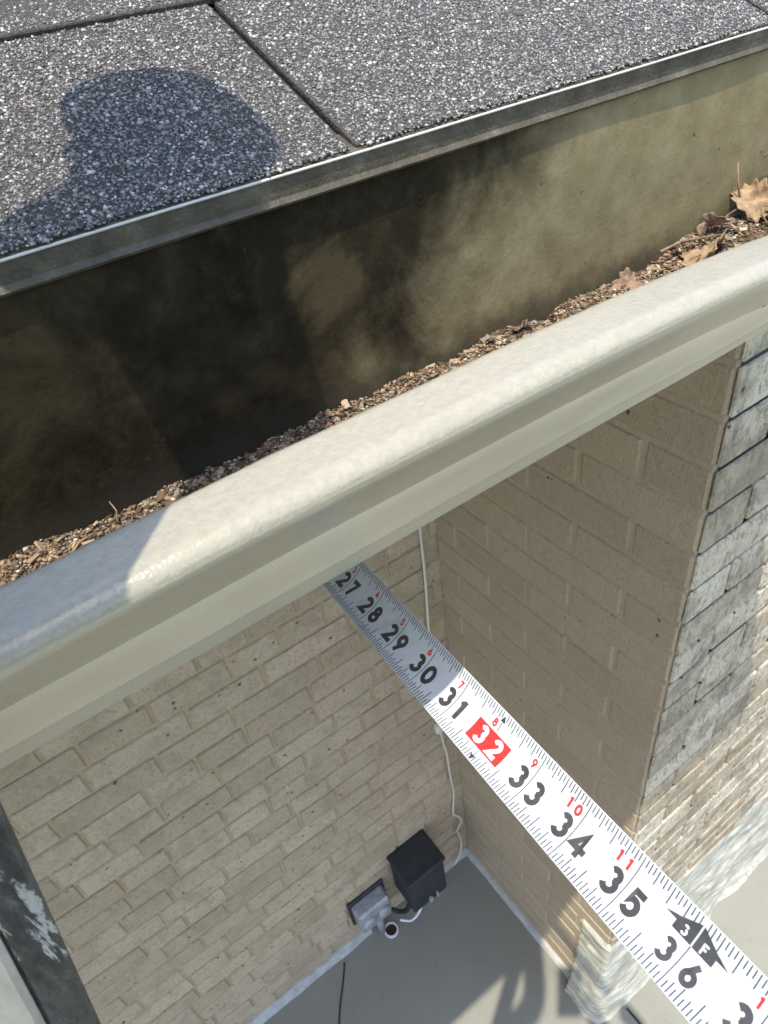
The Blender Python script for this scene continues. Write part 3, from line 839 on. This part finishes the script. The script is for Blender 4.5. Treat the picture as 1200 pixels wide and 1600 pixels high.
# drain stub at the wall foot
ds = thing('drain_stub', 'short round pipe stub with pale rim at the foot of the brick wall', 'pipe')
def ring(m, c, r0, r1, z0, z1, n=28):
    vs = []; fs = []
    for (r, z) in ((r0, z0), (r1, z0), (r1, z1), (r0, z1)):
        for k in range(n): vs.append((c[0] + r * math.cos(2 * math.pi * k / n), c[1] + r * math.sin(2 * math.pi * k / n), z))
    for i in range(4):
        for k in range(n): fs.append((i * n + k, i * n + (k + 1) % n, ((i + 1) % 4) * n + (k + 1) % n, ((i + 1) % 4) * n + k))
    m.add(vs, fs)
mb = MB(); ring(mb, (.285, .872), .018, .0225, ZG - .02, ZG + .010); mb.build('rim', M['cap'], ds)
mb = MB(); ring(mb, (.285, .872), .0002, .0178, ZG - .02, ZG + .004); mb.build('hole', M['hole'], ds)

# ---------------------------------------------------------------- ladder
lad = thing('ladder', 'scuffed black and bare aluminium ladder rail at the lower left corner', 'ladder')
P1 = Vector((-.0445, .15, -.163)); P2 = Vector((-.0665, .141, -.2876)); dl = (P2 - P1).normalized()
def on(z): return P1 + dl * ((z - P1.z) / dl.z)
def rail(name_, z0, z1, lo, hi, mat, ch, mir=None):
    top = on(z1); bot = on(z0); zl = (top - bot).normalized()
    xl = Vector((1, 0, 0)); xl = (xl - zl * xl.dot(zl)).normalized(); yl = zl.cross(xl)
    h = (top - bot).length; n = 40; m = MB()
    Mx = Matrix((xl, yl, zl)).transposed()
    m.box((lo[0], lo[1], 0), (hi[0], hi[1], h), ch)
    vs = [bot + Mx @ Vector(p) for p in m.v]
    if mir: vs = [Vector((2 * mir - v.x, v.y, v.z)) for v in vs]; m.f = [f[::-1] for f in m.f]
    m.v = [tuple(v) for v in vs]
    return m.build(name_, mat, lad)
XM = -.26
for mir in (None, XM):
    rr = rail('rail', ZG + .03, -.03, (-.0128, -.007), (0, -.001), M['rail'], .0015, mir)
    for zc, yy in ((0, 0),):
        a = rail('rail_flange', ZG + .03, -.03, (-.0800, -.0085), (-.0130, -.0015), M['alu'], .002, mir); a.parent = rr
mb = MB()
for z_ in [-.45 - .3 * i for i in range(6)]:
    p = on(z_); q_ = Vector((2 * XM - p.x, p.y, p.z))
    mb = MB(); mb.box((q_.x + .055, p.y - .078, z_ - .012), (p.x - .055, p.y - .02, z_ + .012), .003); mb.build('rung', M['alu'], lad)
for mir in (0, 1):
    p = on(ZG + .02); x_ = 2 * XM - p.x if mir else p.x
    s_ = 1 if mir else -1
    mb = MB(); mb.box((x_ + s_ * .035 - .04, p.y - .09, ZG + .001), (x_ + s_ * .035 + .04, p.y + .012, ZG + .035), .006); mb.build('rubber_foot', M['blackbox'], lad)

# ---------------------------------------------------------------- photographer (outside the frame; the arm throws its shadow over roof and gutter)
per = thing('person', 'person on the ladder whose arm throws a shadow over shingles and gutter', 'person')
def P_uv(u, v, z): return Vector((u + .27 * -(z + .1) * 1.0, v - .1835 * (z + .1), z))
def skin(name, J, E, mat, parent, sub=2):
    me = bpy.data.meshes.new(name); me.from_pydata([j[0] for j in J], E, []); o = link(bpy.data.objects.new(name, me), parent)
    me.materials.append(mat)
    md = o.modifiers.new('skin', 'SKIN'); sv = me.skin_vertices[0].data
    for i, j in enumerate(J): sv[i].radius = (j[1], j[2] if len(j) > 2 else j[1]); sv[i].use_root = (i == 0)
    o.modifiers.new('sub', 'SUBSURF').levels = sub; o.modifiers['sub'].render_levels = sub
    return o
sh_l = P_uv(-.37, -.010, .12); elb = P_uv(-.125, .028, .06); wr = P_uv(.055, .245, .075); hand = P_uv(.130, .340, .085); kn = P_uv(.135, .362, .088)
neck = Vector((-.42, -.30, .16)); headc = Vector((-.36, -.24, .33)); chest = Vector((-.44, -.36, .02)); pel = Vector((-.42, -.42, -.38))
sh_r = Vector((-.24, -.36, .11)); elr = Vector((-.10, -.30, -.06)); wrr = Vector((-.03, -.10, -.04))
J = [(pel, .13, .10), (chest, .15, .11), (neck, .055), (headc - Vector((.02, .02, .06)), .06), (sh_l, .050), (elb, .036), (wr, .034), (hand, .036, .036),
     (sh_r, .055), (elr, .040), (wrr, .026), (Vector((-.032, -.05, -.035)), .024),
     (Vector((-.50, -.30, -.80)), .075), (Vector((-.46, -.34, -1.25)), .05), (Vector((-.44, -.20, -1.28)), .04),
     (Vector((-.36, -.30, -.80)), .075), (Vector((-.33, -.34, -1.25)), .05), (Vector((-.33, -.20, -1.28)), .04)]
E_ = [(0, 1), (1, 2), (2, 3), (1, 4), (4, 5), (5, 6), (6, 7), (1, 8), (8, 9), (9, 10), (10, 11), (0, 12), (12, 13), (13, 14), (0, 15), (15, 16), (16, 17)]
skin('body', J, E_, M['cloth'], per)
# head with face, and closed left hand
me = bpy.data.meshes.new('head'); bm = bmesh.new(); bmesh.ops.create_icosphere(bm, subdivisions=4, radius=1)
fd = Vector((.55, .75, -.35)).normalized(); rt_ = fd.cross(Vector((0, 0, 1))).normalized(); up_ = rt_.cross(fd)
for v in bm.verts:
    p = v.co.copy(); f_ = p.dot(Vector((0, 1, 0))); z_ = p.z
    k = .075 * (1 - .12 * max(0, -z_))
    lx = p.x * k; ly = p.y * .092; lz = p.z * .112
    if f_ > .8: ly += .016 * math.exp(-((p.x) / .16) ** 2 - ((z_ + .05) / .22) ** 2)
    for ex in (-.35, .35): ly -= .007 * math.exp(-((p.x - ex) / .14) ** 2 - ((z_ - .12) / .1) ** 2)
    if f_ > .6: ly -= .004 * math.exp(-((p.x) / .3) ** 2 - ((z_ + .42) / .05) ** 2)
    for ex in (-1, 1): lx += ex * .014 * math.exp(-((p.x - ex) / .25) ** 2 - (p.y / .18) ** 2 - (z_ / .25) ** 2)
    v.co = headc + rt_ * lx + fd * ly + up_ * lz
bm.to_mesh(me); bm.free(); me.materials.append(M['skin']); me.polygons.foreach_set('use_smooth', [True] * len(me.polygons)); link(bpy.data.objects.new('head', me), per)
me = bpy.data.meshes.new('hair'); bm = bmesh.new(); bmesh.ops.create_icosphere(bm, subdivisions=3, radius=1)
for v in list(bm.verts):
    p = v.co
    v.co = headc + rt_ * p.x * .082 + fd * (p.y * .096 - .014) + up_ * (p.z * .108 + .018)
bm.to_mesh(me); bm.free(); me.materials.append(M['hair']); link(bpy.data.objects.new('hair', me), per)
def hand_mesh(name, wrist, tip, spread, curl, n=(0, 0, 1)):
    ax = (tip - wrist).normalized(); n = Vector(n); sd_ = ax.cross(n).normalized(); n = sd_.cross(ax)
    base = wrist + ax * .05
    J = [(wrist, .021), (wrist + ax * .045, .030, .018)]; E = [(0, 1)]
    for i, (o, ln) in enumerate(((-.027, .075), (-.009, .085), (.009, .08), (.027, .062))):
        p = base + sd_ * o + ax * .03; b = len(J); J.append((p, .0095)); E.append((1, b)); d = ax.copy()
        for k in range(3):
            d = (d - n * curl[k]).normalized(); p = p + d * ln / 3; J.append((p, .0088 - .0008 * k)); E.append((len(J) - 2, len(J) - 1))
    b = len(J); p = wrist + ax * .02 - sd_ * .022; J.append((p, .012)); E.append((1, b)); d = (ax - sd_ * .05 - n * .9).normalized()
    for k in range(2): p = p + d * .028; d = (d + ax * .4 - n * .3).normalized(); J.append((p, .010)); E.append((len(J) - 2, len(J) - 1))
    return skin(name, J, E, M['skin'], per, 1)
hand_mesh('left_hand', wr + (hand - wr) * .05, P_uv(.105, .305, .08), 1, (2.2, 2.4, 2.2))
g0 = P_uv(.124, .333, .085); m = MB(); n1_, n2_ = 36, 24
for i in range(n2_ + 1):
    ph_ = math.pi * i / n2_
    for k in range(n1_):
        th = 2 * math.pi * k / n1_; cx, cy = math.cos(th), math.sin(th); e_ = .80
        r_ = 1 / (abs(cx) ** 2.6 + abs(cy) ** 2.6) ** (1 / 2.6)
        sx = r_ * cx * math.sin(ph_); sy = r_ * cy * math.sin(ph_)
        m.v.append((g0.x + .0365 * sx + .008 * sy * (sy < 0) * -1 * 0, g0.y + .0440 * sy, g0.z + .030 * math.cos(ph_))); m.c.append((0,) * 3)
for i in range(n2_):
    for k in range(n1_): m.f.append((i * n1_ + k, (i + 1) * n1_ + k, (i + 1) * n1_ + (k + 1) % n1_, i * n1_ + (k + 1) % n1_))
m.build('fist_shadow_form', M['cloth'], per, smooth=True)  # unseen rounded form, added to shape the fist's shadow on the roof
g1 = P_uv(.056, .300, .085); m = MB()
for i in range(17):
    ph_ = math.pi * i / 16
    for k in range(24):
        th = 2 * math.pi * k / 24; m.v.append((g1.x + .030 * math.cos(th) * math.sin(ph_), g1.y + .0125 * math.sin(th) * math.sin(ph_) + .010 * math.cos(th) * math.sin(ph_), g1.z + .02 * math.cos(ph_))); m.c.append((0,) * 3)
for i in range(16):
    for k in range(24): m.f.append((i * 24 + k, (i + 1) * 24 + k, (i + 1) * 24 + (k + 1) % 24, i * 24 + (k + 1) % 24))
m.build('cuff_shadow_form', M['cloth'], per, smooth=True)  # unseen ellipsoid, added to widen the arm's shadow at the roof edge
# phone in the right hand, its lens at the camera
ph = thing('smartphone', 'black smartphone held up to take the photograph', 'phone')
mb = MB(); Mx = Matrix((RT, DN, FW)).transposed()
m2 = MB(); m2.box((-.056, -.014, -.016), (.014, .130, -.0085), .0025); m2.v = [tuple(Mx @ Vector(p)) for p in m2.v]; m2.build('phone_body', M['blackbox'], ph)
m2 = MB(); m2.box((-.054, -.012, -.0172), (.012, .128, -.0162), .0004); m2.v = [tuple(Mx @ Vector(p)) for p in m2.v]; m2.build('screen', M['ink'], ph)
